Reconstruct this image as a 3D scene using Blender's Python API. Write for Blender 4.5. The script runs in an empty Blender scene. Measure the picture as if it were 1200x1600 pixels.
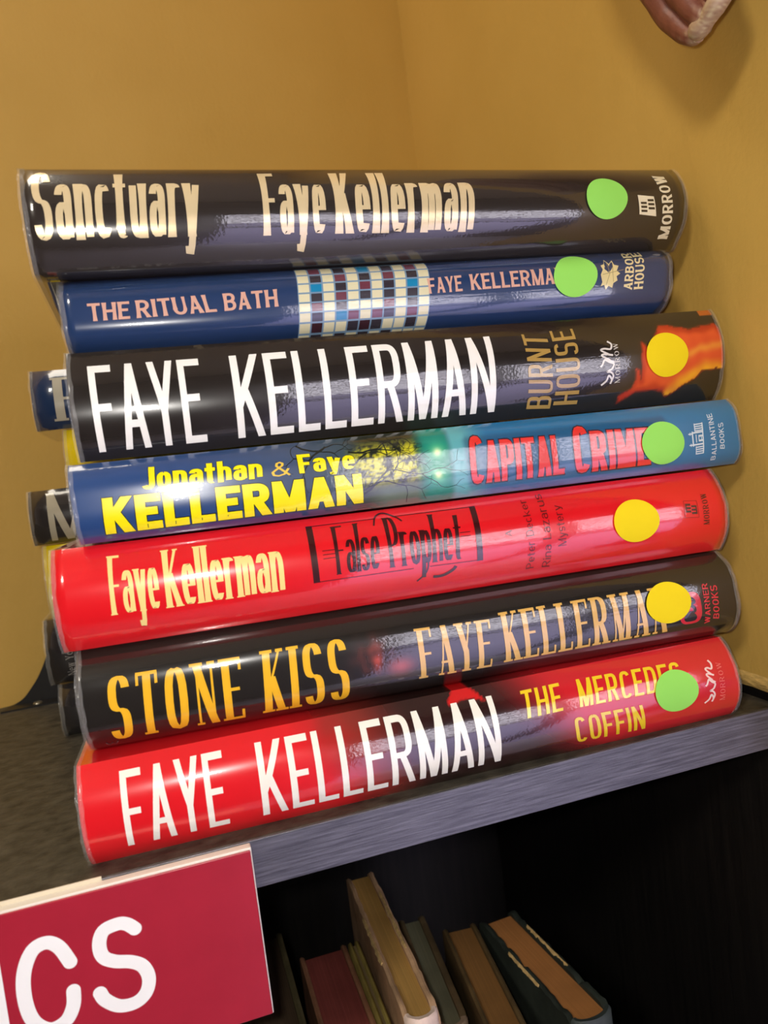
import bpy, bmesh, math, random
from mathutils import Vector, Matrix, noise
random.seed(7)
PI = math.pi
scn = bpy.context.scene
C = scn.collection

# ------------------------------------------------------------------ camera
cam_d = bpy.data.cameras.new('camera')
cam_d.sensor_fit = 'HORIZONTAL'
cam_d.sensor_width = 36.0
cam_d.lens = 36.0
cam_d.clip_start = 0.01
cam_d.dof.use_dof = True
cam_d.dof.focus_distance = 0.30
cam_d.dof.aperture_fstop = 20.0
cam_o = bpy.data.objects.new('camera', cam_d)
C.objects.link(cam_o)
CAM = Vector((-0.0344, -0.2499, 0.1174))
R_ = Vector((0.9514, -0.2822, -0.1234)); F_ = Vector((0.2760, 0.9589, -0.0656)).normalized()
R_ = (R_ - F_ * R_.dot(F_)).normalized(); U_ = R_.cross(F_)
m = Matrix((R_, U_, -F_)).transposed().to_4x4()
m.translation = CAM
cam_o.matrix_world = m
scn.camera = cam_o

# ------------------------------------------------------------------ world and light
w = bpy.data.worlds.new('daylight'); scn.world = w; w.use_nodes = True
w.node_tree.nodes['Background'].inputs[0].default_value = (0.93, 0.88, 1.0, 1)
w.node_tree.nodes['Background'].inputs[1].default_value = 7.0

def lamp(name, kind, loc, power, color, size=0.1, size_y=None, target=None):
    d = bpy.data.lights.new(name, kind); d.energy = power; d.color = color
    if kind == 'AREA':
        d.shape = 'RECTANGLE'; d.size = size; d.size_y = size_y or size
    else:
        d.shadow_soft_size = size
    o = bpy.data.objects.new(name, d); C.objects.link(o); o.location = loc
    if target is not None:
        o.rotation_euler = (Vector(target) - Vector(loc)).to_track_quat('-Z', 'Y').to_euler()
    return o
# the flash of the phone that took the picture, beside the lens
lamp('phone_flash', 'POINT', CAM - R_ * 0.013 + U_ * 0.006 - F_ * 0.002, 1.55, (1.0, 0.96, 0.90), 0.005)
# ceiling panels of the room
lamp('pendant_light', 'AREA', (-0.60, -0.80, 0.74), 5.6, (1.0, 0.92, 0.78), 0.18, 0.18, (0.1, 0.1, 0.2))
lamp('ceiling_light', 'AREA', (-0.25, 0.10, 0.965), 1.3, (1.0, 0.90, 0.74), 0.3, 0.3, (-0.25, 0.10, 0))
vs = scn.view_settings
vs.view_transform = 'Standard'; vs.look = 'None'; vs.exposure = 0.12; vs.gamma = 1.0
vs.use_curve_mapping = False

# ------------------------------------------------------------------ helpers
def lin(c):
    return tuple(((x / 255) / 12.92 if x / 255 <= 0.04045 else ((x / 255 + 0.055) / 1.055) ** 2.4) for x in c)

def tag(o, label=None, cat=None, group=None, kind=None):
    if label: o['label'] = label
    if cat: o['category'] = cat
    if group: o['group'] = group
    if kind: o['kind'] = kind
    return o

def thing(name, label, cat, loc=(0, 0, 0), rz=0, group=None):
    o = bpy.data.objects.new(name, None); C.objects.link(o)
    o.empty_display_size = 0.02
    o.location = loc; o.rotation_euler = (0, 0, rz)
    return tag(o, label, cat, group)

def link(name, me, mat, parent=None, smooth=True, sharp=40):
    o = bpy.data.objects.new(name, me); C.objects.link(o)
    if mat: me.materials.append(mat)
    if smooth:
        me.polygons.foreach_set('use_smooth', [True] * len(me.polygons))
        if sharp: me.set_sharp_from_angle(angle=math.radians(sharp))
    if parent: o.parent = parent
    return o

def pyd(name, vs_, fs, mat, parent=None, smooth=True, sharp=40):
    me = bpy.data.meshes.new(name); me.from_pydata([tuple(v) for v in vs_], [], fs); me.update()
    return link(name, me, mat, parent, smooth, sharp)

def frombm(name, bm, mat, parent=None, smooth=False, sharp=40, bevel=0):
    me = bpy.data.meshes.new(name); bmesh.ops.recalc_face_normals(bm, faces=bm.faces)
    bm.to_mesh(me); bm.free()
    o = link(name, me, mat, parent, smooth, sharp)
    if bevel:
        b = o.modifiers.new('bevel', 'BEVEL'); b.width = bevel; b.segments = 2; b.limit_method = 'ANGLE'
    return o

def box(bm, x0, x1, y0, y1, z0, z1):
    v = [bm.verts.new((x, y, z)) for z in (z0, z1) for y in (y0, y1) for x in (x0, x1)]
    for f in ((0, 2, 3, 1), (4, 5, 7, 6), (0, 1, 5, 4), (2, 6, 7, 3), (0, 4, 6, 2), (1, 3, 7, 5)):
        bm.faces.new([v[i] for i in f])

def prism(bm, poly, z0, z1):
    a = [bm.verts.new((x, y, z0)) for x, y in poly]; b = [bm.verts.new((x, y, z1)) for x, y in poly]
    n = len(poly)
    bm.faces.new(a[::-1]); bm.faces.new(b)
    for i in range(n): bm.faces.new((a[i], a[(i + 1) % n], b[(i + 1) % n], b[i]))

# ------------------------------------------------------------------ materials
def newmat(name):
    mt = bpy.data.materials.new(name); mt.use_nodes = True
    nt = mt.node_tree; return mt, nt, nt.nodes['Principled BSDF']

def coords(nt, scale, src='Object'):
    tc = nt.nodes.new('ShaderNodeTexCoord'); mp = nt.nodes.new('ShaderNodeMapping')
    mp.inputs['Scale'].default_value = scale
    nt.links.new(tc.outputs[src], mp.inputs[0]); return mp.outputs[0]

def noise_n(nt, vec, scale, detail=3, rough=0.5):
    n = nt.nodes.new('ShaderNodeTexNoise'); n.inputs['Scale'].default_value = scale
    n.inputs['Detail'].default_value = detail; n.inputs['Roughness'].default_value = rough
    nt.links.new(vec, n.inputs['Vector']); return n.outputs[0]

def bump_n(nt, h, strength, dist, normal=None):
    b = nt.nodes.new('ShaderNodeBump'); b.inputs['Strength'].default_value = strength
    b.inputs['Distance'].default_value = dist
    nt.links.new(h, b.inputs['Height'])
    if normal: nt.links.new(normal, b.inputs['Normal'])
    return b.outputs[0]

def mix_col(nt, fac, a, b):
    mx = nt.nodes.new('ShaderNodeMix'); mx.data_type = 'RGBA'
    if hasattr(fac, 'links'): nt.links.new(fac, mx.inputs[0])
    else: mx.inputs[0].default_value = fac
    for k, s in ((6, a), (7, b)):
        if hasattr(s, 'links'): nt.links.new(s, mx.inputs[k])
        else: mx.inputs[k].default_value = (*s, 1)
    return mx.outputs[2]

def ramp(nt, fac, lo, hi):
    r = nt.nodes.new('ShaderNodeMapRange'); r.inputs[1].default_value = lo; r.inputs[2].default_value = hi
    nt.links.new(fac, r.inputs[0]); return r.outputs[0]

_pc = {}
def print_mat(color=None, metal=0.0):
    """printed paper under a clear glossy plastic sleeve"""
    key = (color, metal)
    if key in _pc: return _pc[key]
    mt, nt, b = newmat('sleeved_print')
    if color is None:
        at = nt.nodes.new('ShaderNodeAttribute'); at.attribute_name = 'Col'
        nt.links.new(at.outputs[0], b.inputs['Base Color'])
    else:
        b.inputs['Base Color'].default_value = (*lin(color), 1)
    b.inputs['Roughness'].default_value = 0.24
    b.inputs['Metallic'].default_value = metal
    b.inputs['Specular IOR Level'].default_value = 0.35
    b.inputs['Coat Weight'].default_value = 1.0
    b.inputs['Coat Roughness'].default_value = 0.05
    b.inputs['Coat IOR'].default_value = 1.65
    v = coords(nt, (10, 200, 650))
    h1 = noise_n(nt, v, 1.0, 3, 0.55)
    v2 = coords(nt, (25, 25, 25)); h2 = noise_n(nt, v2, 1.0, 2)
    v3 = coords(nt, (900, 1400, 1400)); h3 = noise_n(nt, v3, 1.0, 1)
    n1 = bump_n(nt, h1, 0.5, 0.00008)
    n2 = bump_n(nt, h2, 0.25, 0.0012, n1)
    n3 = bump_n(nt, h3, 0.16, 0.00010, n2)
    nt.links.new(n3, b.inputs['Coat Normal'])
    _pc[key] = mt; return mt

def flat_mat(name, color, rough=0.6, spec=0.4, nz=None, amt=0.15, bump=0.0, coat=0.0, metal=0.0, scale=(1, 1, 1)):
    mt, nt, b = newmat(name)
    c = lin(color)
    b.inputs['Roughness'].default_value = rough; b.inputs['Specular IOR Level'].default_value = spec
    b.inputs['Metallic'].default_value = metal; b.inputs['Coat Weight'].default_value = coat
    if nz:
        h = noise_n(nt, coords(nt, scale), nz, 5, 0.6)
        lo = tuple(x * (1 - amt) for x in c); hi = tuple(min(1, x * (1 + amt)) for x in c)
        nt.links.new(mix_col(nt, ramp(nt, h, 0.3, 0.7), lo, hi), b.inputs['Base Color'])
        if bump: nt.links.new(bump_n(nt, h, bump, 0.001), b.inputs['Normal'])
    else:
        b.inputs['Base Color'].default_value = (*c, 1)
    return mt

def wall_mat():
    mt, nt, b = newmat('ochre_paint')
    v = coords(nt, (1, 1, 1))
    n1 = noise_n(nt, v, 9, 4); n2 = noise_n(nt, v, 420, 3, 0.6); n3 = noise_n(nt, coords(nt, (1, 1, 0.35)), 60, 4)
    nt.links.new(mix_col(nt, ramp(nt, n1, 0.3, 0.7), lin((196, 157, 76)), lin((204, 165, 84))), b.inputs['Base Color'])
    b.inputs['Roughness'].default_value = 0.62; b.inputs['Specular IOR Level'].default_value = 0.3
    a = bump_n(nt, n3, 0.35, 0.0016); nt.links.new(bump_n(nt, n2, 0.35, 0.0005, a), b.inputs['Normal'])
    return mt

def wood_mat(name, dark, light, rough, sc, bstr=0.3, gl=0.5):
    mt, nt, b = newmat(name)
    g = noise_n(nt, coords(nt, sc), 1.0, 6, 0.65)
    nt.links.new(mix_col(nt, ramp(nt, g, 0.35, 0.68), lin(dark), lin(light)), b.inputs['Base Color'])
    b.inputs['Roughness'].default_value = rough; b.inputs['Specular IOR Level'].default_value = gl
    nt.links.new(bump_n(nt, g, bstr, 0.0006), b.inputs['Normal'])
    return mt

def page_mat(name, c1, c2, axis=2, rough=0.8):
    mt, nt, b = newmat(name)
    s = [6, 6, 6]; s[axis] = 3800
    g = noise_n(nt, coords(nt, s), 1.0, 2, 0.5)
    g2 = noise_n(nt, coords(nt, (30, 30, 30)), 1.0, 3)
    m1 = mix_col(nt, ramp(nt, g, 0.3, 0.7), lin(c1), lin(c2))
    m2 = mix_col(nt, ramp(nt, g2, 0.45, 0.8), m1, tuple(x * 0.8 for x in lin(c1)))
    nt.links.new(m2, b.inputs['Base Color']); b.inputs['Roughness'].default_value = rough
    b.inputs['Specular IOR Level'].default_value = 0.15
    nt.links.new(bump_n(nt, g, 0.4, 0.0003), b.inputs['Normal'])
    return mt

M_wall = wall_mat()
M_top = wood_mat('black_brown_laminate', (46, 43, 37), (84, 79, 68), 0.5, (130, 170, 60), 0.9, 0.4)
M_edge = wood_mat('laminate_edge', (38, 37, 42), (98, 96, 106), 0.30, (45, 600, 1100), 0.3, 0.9)
M_case = wood_mat('black_laminate', (14, 12, 12), (26, 23, 21), 0.5, (300, 300, 14), 0.4, 0.35)
M_page = page_mat('page_paper', (205, 190, 150), (236, 226, 196))
M_board = flat_mat('book_cloth', (46, 44, 44), 0.8, 0.2, 900, 0.3, 0.4)
M_dotg = flat_mat('green_paper', (152, 226, 98), 0.75, 0.2)
M_doty = flat_mat('yellow_paper', (242, 216, 24), 0.75, 0.2)

def sleeve_mat():
    mt, nt, b = newmat('clear_sleeve')
    b.inputs['Base Color'].default_value = (0.86, 0.84, 0.80, 1); b.inputs['Roughness'].default_value = 0.12
    b.inputs['Alpha'].default_value = 0.13; b.inputs['Specular IOR Level'].default_value = 0.8
    h = noise_n(nt, coords(nt, (500, 300, 220)), 1.0, 3)
    nt.links.new(bump_n(nt, h, 0.8, 0.0008), b.inputs['Normal'])
    return mt
M_sleeve = sleeve_mat()

# ------------------------------------------------------------------ room shell and bookcase
WX = 0.1935
def struct(name, bm, mat, **k):
    o = frombm(name, bm, mat, **k); o['kind'] = 'structure'; return o
CX, CY = WX, 0.328
dirx = Vector((-0.335, -0.0792)).normalized(); nrm = Vector((-dirx.y, dirx.x))
if nrm.y < 0: nrm = -nrm
bm = bmesh.new(); a = Vector((CX, CY)); bq = a + dirx * 2.1
prism(bm, [tuple(a), tuple(bq), tuple(bq + nrm * 0.05), tuple(a + nrm * 0.05)], 0.0, 0.99)
struct('wall_back', bm, M_wall)
bm = bmesh.new(); box(bm, WX, 2.6, -0.07, 0.40, 0.009, 0.99); box(bm, WX + 0.022, 2.6, -0.07, 0.40, -1.2, 0.009)
struct('wall_right', bm, M_wall)
# rough lower edge of the painted wall
def rough_strip():
    vs_, fs = [], []; ny, nz = 90, 5
    for i in range(ny + 1):
        y = -0.07 + 0.385 * i / ny
        for j in range(nz + 1):
            t = j / nz; z = 0.0036 + t * 0.0062
            off = 0.0016 * math.sin(PI * t) + 0.0007 * noise.noise((y * 300, z * 900, 1))
            vs_.append((WX - 0.0002 - max(0, off), y, z + 0.0004 * noise.noise((y * 200, 3, t * 4)) * (j == 0 or j == nz)))
    for i in range(ny):
        for j in range(nz):
            k = i * (nz + 1) + j; fs.append((k, k + 1, k + nz + 2, k + nz + 1))
    M = flat_mat('frayed_paint_edge', (206, 170, 100), 0.8, 0.2, 700, 0.3, 0.9, scale=(1, 0.25, 1))
    o = pyd('trim_1', vs_, fs, M); o['kind'] = 'structure'
rough_strip()
bm = bmesh.new(); box(bm, WX - 0.0008, WX + 0.02, -0.0, 0.325, 0.0, 0.0036)
struct('trim_2', bm, flat_mat('black_gap', (10, 9, 9), 0.8, 0.1))
M_room = flat_mat('room_paint', (150, 138, 118), 0.8, 0.2, 3, 0.06)
bm = bmesh.new(); box(bm, -2.0, 2.6, -1.1, 0.4, -1.25, -1.2)
struct('floor', bm, flat_mat('floor_tile', (176, 172, 186), 0.5, 0.1, 40, 0.2))
bm = bmesh.new(); box(bm, -2.0, 2.6, -1.1, 0.4, 0.99, 1.04); struct('ceiling', bm, flat_mat('ceiling_paint', (200, 192, 176), 0.9, 0.1))
bm = bmesh.new(); box(bm, -2.05, -2.0, -1.1, 0.4, -1.2, 0.99); struct('wall_left', bm, M_room)
# wall behind the camera with a wide louvred window
OX0, OX1, OZ0, OZ1 = 0.13, 0.93, -1.20, 0.42
bm = bmesh.new()
box(bm, -2.0, OX0, -1.15, -1.1, -1.2, 0.99); box(bm, OX1, 2.6, -1.15, -1.1, -1.2, 0.99); box(bm, OX0, OX1, -1.15, -1.1, OZ1, 0.99)
struct('wall_front', bm, flat_mat('dim_paint', (70, 62, 55), 0.85, 0.2))
bm = bmesh.new(); box(bm, 2.6, 2.65, -1.1, 0.0, -1.2, 0.99); struct('wall_far_right', bm, flat_mat('dim_paint', (70, 62, 55), 0.85, 0.2))
bm = bmesh.new(); box(bm, -3, 5, -9.0, -1.16, -1.28, -1.22)
struct('floor_pavement', bm, flat_mat('pale_pavement', (140, 136, 164), 0.8, 0.2, 2, 0.08))
win = bpy.data.objects.new('window_1', None); C.objects.link(win); win.location = ((OX0 + OX1) / 2, -1.1, OZ0); win['kind'] = 'structure'
M_fr = flat_mat('window_frame_paint', (60, 56, 60), 0.5, 0.4)
hw = (OX1 - OX0) / 2
bm = bmesh.new()
for x in (-hw, 0.02, hw - 0.04): box(bm, x, x + 0.04, -0.05, 0.0, 0, OZ1 - OZ0)
box(bm, -hw, hw, -0.05, 0.0, 1.02, 1.045); box(bm, -hw, hw, -0.05, 0, OZ1 - OZ0 - 0.05, OZ1 - OZ0)
frombm('window_frame', bm, M_fr, win)
bm = bmesh.new(); box(bm, -hw + 0.04, hw - 0.04, -0.04, 0.0, -0.004, 0.0)
sl = frombm('blind_slat', bm, flat_mat('blind_slat_paint', (226, 222, 226), 0.4, 0.5), win)
sl.location.z = 1.10; sl.rotation_euler.x = math.radians(38)
for k in range(1, 8):
    s = sl.copy(); C.objects.link(s); s.parent = win; s.location.z = 1.10 + 0.068 * k

# bookcase: black-brown laminate
bc = thing('bookcase', 'black-brown wood-grain bookcase whose top shelf carries the stacked books', 'bookcase', (0, 0, -1.2))
Z = 1.2
bm = bmesh.new(); box(bm, -1.6, 0.2135, 0.0009, 0.329, Z - 0.0163, Z)
frombm('top_shelf', bm, M_top, bc, bevel=0.0004)
bm = bmesh.new(); box(bm, -1.6, 0.2135, 0.0, 0.0009, Z - 0.0163, Z - 0.0001)
frombm('front_edge_band', bm, M_edge, bc, bevel=0.0003)
bm = bmesh.new(); box(bm, 0.1915, 0.2135, 0.0, 0.329, 0.0, Z - 0.0165); frombm('side_panel', bm, M_case, bc)
bm = bmesh.new(); box(bm, -1.6, -1.578, 0.0, 0.329, 0.0, Z - 0.0165); frombm('side_panel', bm, M_case, bc)
bm = bmesh.new(); box(bm, -1.578, 0.1915, 0.319, 0.328, 0.0, Z - 0.0165); frombm('back_panel', bm, wood_mat('black_back', (22, 20, 19), (34, 30, 28), 0.6, (200, 200, 10), 0.3, 0.3), bc)
ZL = -0.345
for zz in (ZL, ZL - 0.33, ZL - 0.66):
    bm = bmesh.new(); box(bm, -1.578, 0.1914, 0.003, 0.3185, Z + zz - 0.018, Z + zz)
    frombm('lower_shelf', bm, M_case, bc, bevel=0.0005)

# ceiling light fixtures (the panels the area lamps stand for)
M_lit = bpy.data.materials.new('lit_panel'); M_lit.use_nodes = True
bb = M_lit.node_tree.nodes['Principled BSDF']; bb.inputs['Emission Color'].default_value = (1, .92, .8, 1); bb.inputs['Emission Strength'].default_value = 3.0
t = thing('ceiling_light', 'square ceiling light panel right above the bookcase', 'lamp', (-0.25, 0.10, 0.99), 0)
bm = bmesh.new(); q_ = 0.17
for q in ((-q_, q_, -q_, -q_ + .02), (-q_, q_, q_ - .02, q_), (-q_, -q_ + .02, -q_ + .02, q_ - .02), (q_ - .02, q_, -q_ + .02, q_ - .02)): box(bm, *q, -0.012, 0)
frombm('frame', bm, M_fr, t)
bm = bmesh.new(); box(bm, -q_ + .02, q_ - .02, -q_ + .02, q_ - .02, -0.006, 0); frombm('diffuser', bm, M_lit, t)
t = thing('pendant_light', 'dark conical pendant lamp hanging in front of the bookcase', 'lamp', (-0.60, -0.81, 0.99), 0)
bm = bmesh.new(); bmesh.ops.create_cone(bm, segments=20, cap_ends=True, radius1=.003, radius2=.003, depth=.19, matrix=Matrix.Translation((0, 0, -.095))); frombm('cord', bm, M_fr, t)
bm = bmesh.new(); bmesh.ops.create_cone(bm, segments=32, cap_ends=False, radius1=.13, radius2=.02, depth=.06, matrix=Matrix.Translation((0, 0, -.215)))
o_ = frombm('lamp_shade', bm, M_fr, t, smooth=True); so_ = o_.modifiers.new('wall', 'SOLIDIFY'); so_.thickness = .002

# ------------------------------------------------------------------ lettering: a small stroke alphabet
def sup(x0, y0, x1, y1, a0, a1, n=2.4, steps=16):
    cx, cy, rx, ry = (x0 + x1) / 2, (y0 + y1) / 2, (x1 - x0) / 2, (y1 - y0) / 2
    out = []
    for i in range(steps + 1):
        a = math.radians(a0 + (a1 - a0) * i / steps); c, s = math.cos(a), math.sin(a)
        out.append((cx + rx * math.copysign(abs(c) ** (2 / n), c), cy + ry * math.copysign(abs(s) ** (2 / n), s)))
    return out

def glyph(ch, xh, sq, dz=0.25):
    """-> width factor, strokes (kind, points, thin?, top)"""
    V = lambda x, y0=0, y1=1, t=0: ('v', [(x, y0), (x, y1)], t, 1)
    D = lambda x0, y0, x1, y1, t=0: ('d', [(x0, y0), (x1, y1)], t, 1)
    H = lambda y, x0=0, x1=1: ('h', [(x0, y), (x1, y)], 0, 1)
    def E(a0, a1, x0=0, y0=0, x1=1, y1=1): return sup(x0, y0, x1, y1, a0, a1, sq)
    K = lambda pts, top=1, t=0: ('c', pts, t, top)
    X = xh
    sS = lambda t: K([(x, y * t) for x, y in (sup(0, .5, 1, 1, 15, 262, sq) + sup(0, 0, 1, .5, 82, -165, sq))], t)
    T = {
    'A': (1, [D(0, 0, .5, 1, 1), D(1, 0, .5, 1), H(.27, .17, .83)]),
    'B': (.95, [V(0), K([(0, 1)] + E(90, -90, .0, .53, .93, 1) + [(0, .53)]), K([(0, .53)] + E(90, -90, .0, 0, 1, .53) + [(0, 0)])]),
    'C': (.95, [K(E(38, 322))]),
    'D': (1, [V(0), K([(0, 1)] + E(90, -90, -.1, 0, 1, 1) + [(0, 0)])]),
    'E': (.82, [V(0), H(1), H(.53, 0, .86), H(0)]),
    'F': (.8, [V(0), H(1), H(.5, 0, .86)]),
    'G': (1, [K(E(38, 350)), H(.45, .55, 1)]),
    'H': (1, [V(0), V(1), H(.52)]),
    'I': (.0, [V(.5)]),
    'J': (.7, [V(1, .3, 1), K([(1, .3)] + E(0, -150, 0, 0, 1, .6))]),
    'K': (1, [V(0), D(.0, .36, 1, 1, 1), D(1, 0, .3, .6)]),
    'L': (.76, [V(0), H(0)]),
    'M': (1.3, [V(0, 0, 1, 1), D(0, 1, .5, 0), D(1, 1, .5, 0, 1), V(1)]),
    'N': (1.05, [V(0, 0, 1, 1), D(0, 1, 1, 0), V(1, 0, 1, 1)]),
    'O': (1, [K(E(90, 450))]),
    'P': (.92, [V(0), K([(0, 1)] + E(90, -90, -.1, .45, 1, 1) + [(0, .45)])]),
    'R': (1, [V(0), K([(0, 1)] + E(90, -90, -.1, .47, .93, 1) + [(0, .47)]), D(1, 0, .45, .5)]),
    'S': (.92, [sS(1)]),
    'T': (.92, [V(.5), H(1)]),
    'U': (1, [V(0, .3, 1), V(1, .3, 1, 1), K([(0, .32)] + E(180, 360, 0, 0, 1, .62) + [(1, .32)])]),
    'W': (1.4, [D(0, 1, .26, 0), D(.5, 1, .26, 0, 1), D(.5, 1, .76, 0), D(1, 1, .76, 0, 1)]),
    'Y': (1, [D(0, 1, .5, .42), D(1, 1, .5, .42, 1), V(.5, 0, .46)]),
    'Z': (.9, [H(1), H(0), D(0, 0, 1, 1)]),
    'a': (.78, [K([(.04, X * .8)] + sup(.0, X * .3, 1, X, 150, 0, sq) + [(1, X * .5), (1, 0)], X), K(sup(0, 0, 1, X * .62, 20, 340, sq), X)]),
    'b': (.8, [V(0), K(sup(0, 0, 1, X, 160, -160, sq), X)]),
    'c': (.72, [K(sup(0, 0, 1, X, 45, 318, sq), X)]),
    'd': (.8, [V(1), K(sup(0, 0, 1, X, 20, 340, sq), X)]),
    'e': (.76, [K(sup(0, 0, 1, X, 0, 318, sq), X), ('h', [(0, X * .48), (1, X * .48)], 0, X)]),
    'f': (.5, [K([(.4, 0), (.4, .7)] + sup(.4, .6, 1.3, 1, 180, 60, sq)), ('h', [(0, X), (.9, X)], 0, 1)]),
    'h': (.8, [V(0), K(sup(0, X * .2, 1, X, 165, 0, sq) + [(1, 0)], X)]),
    'i': (.0, [V(.5, 0, X), V(.5, X + .12, X + .26)]),
    'k': (.8, [V(0), D(.0, X * .35, 1, X, 1), D(1, 0, .3, X * .6)]),
    'l': (.0, [V(.5)]),
    'm': (1.35, [V(0, 0, X), K(sup(0, X * .2, .5, X, 160, 0, sq) + [(.5, 0)], X), K(sup(.5, X * .2, 1, X, 160, 0, sq) + [(1, 0)], X)]),
    'n': (.8, [V(0, 0, X), K(sup(0, X * .2, 1, X, 160, 0, sq) + [(1, 0)], X)]),
    'o': (.8, [K(sup(0, 0, 1, X, 90, 450, sq), X)]),
    'p': (.8, [V(0, -dz, X), K(sup(0, 0, 1, X, 160, -160, sq), X)]),
    'r': (.5, [V(0, 0, X), K(sup(0, X * .4, 1.2, X, 165, 50, sq), X)]),
    's': (.68, [sS(X)]),
    't': (.5, [V(.4, .12, .95), ('h', [(0, X), (.95, X)], 0, 1), K([(.4, .2)] + sup(.4, 0, 1.1, .36, 180, 290, sq))]),
    'u': (.8, [V(1, 0, X), K([(0, X)] + sup(0, 0, 1, X * .8, 180, 340, sq), X)]),
    'w': (1.2, [D(0, X, .26, 0), D(.5, X, .26, 0, 1), D(.5, X, .76, 0), D(1, X, .76, 0, 1)]),
    'y': (.85, [D(0, X, .52, 0), K([(1, X), (.72, X * .4), (.56, 0), (.48, -dz * .6), (.34, -dz), (.2, -dz * .95), (.14, -dz * .6)], X)]),
    'z': (.75, [('h', [(0, X), (1, X)], 0, X), H(0), D(0, 0, 1, X)]),
    '&': (1.15, [K([(1, 0), (.62, .38), (.25, .75), (.28, .93), (.45, 1), (.62, .9), (.6, .75), (.3, .52), (.04, .3), (.1, .07), (.38, 0), (.7, .1), (.95, .5)])]),
    "'": (.0, [V(.5, .75, 1)]),
    }
    return T[ch]

def ribbon(out, pts, hx, hy, cut=False):
    """elliptical-pen ribbon; cut=True keeps flat horizontal ends"""
    dense = [pts[0]]
    step = 0.06 if len(out) > 2 else 0.0012
    for p, q in zip(pts, pts[1:]):
        k = max(1, min(24, int(abs(q[1] - p[1]) / step)))
        for i in range(1, k + 1): dense.append((p[0] + (q[0] - p[0]) * i / k, p[1] + (q[1] - p[1]) * i / k))
    if not cut:
        # keep corners crisp enough: drop repeated points
        dense = [p for i, p in enumerate(dense) if i == 0 or math.hypot(p[0] - dense[i - 1][0], p[1] - dense[i - 1][1]) > 1e-7]
    pts = dense
    n = len(pts); base = len(out[0])
    if len(out) > 2:
        sid = (out[2][-1] + 1) if out[2] else 0; out[2].extend([sid] * (2 * n))
    for i, (x, y) in enumerate(pts):
        p, q = pts[max(0, i - 1)], pts[min(n - 1, i + 1)]
        dx, dy = q[0] - p[0], q[1] - p[1]
        if callable(hx): wx = hx(i / (n - 1))
        else: wx = hx
        if cut: ox, oy = wx, 0.0
        else:
            # support point of the elliptical pen across the path
            nx, ny = -dy, dx; l = math.hypot(nx * wx, ny * hy) or 1
            ox, oy = -nx * wx * wx / l, -ny * hy * hy / l
        out[0].append((x - ox, y - oy)); out[0].append((x + ox, y + oy))
    for i in range(n - 1):
        k = base + 2 * i; out[1].append((k, k + 1, k + 3, k + 2))

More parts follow.
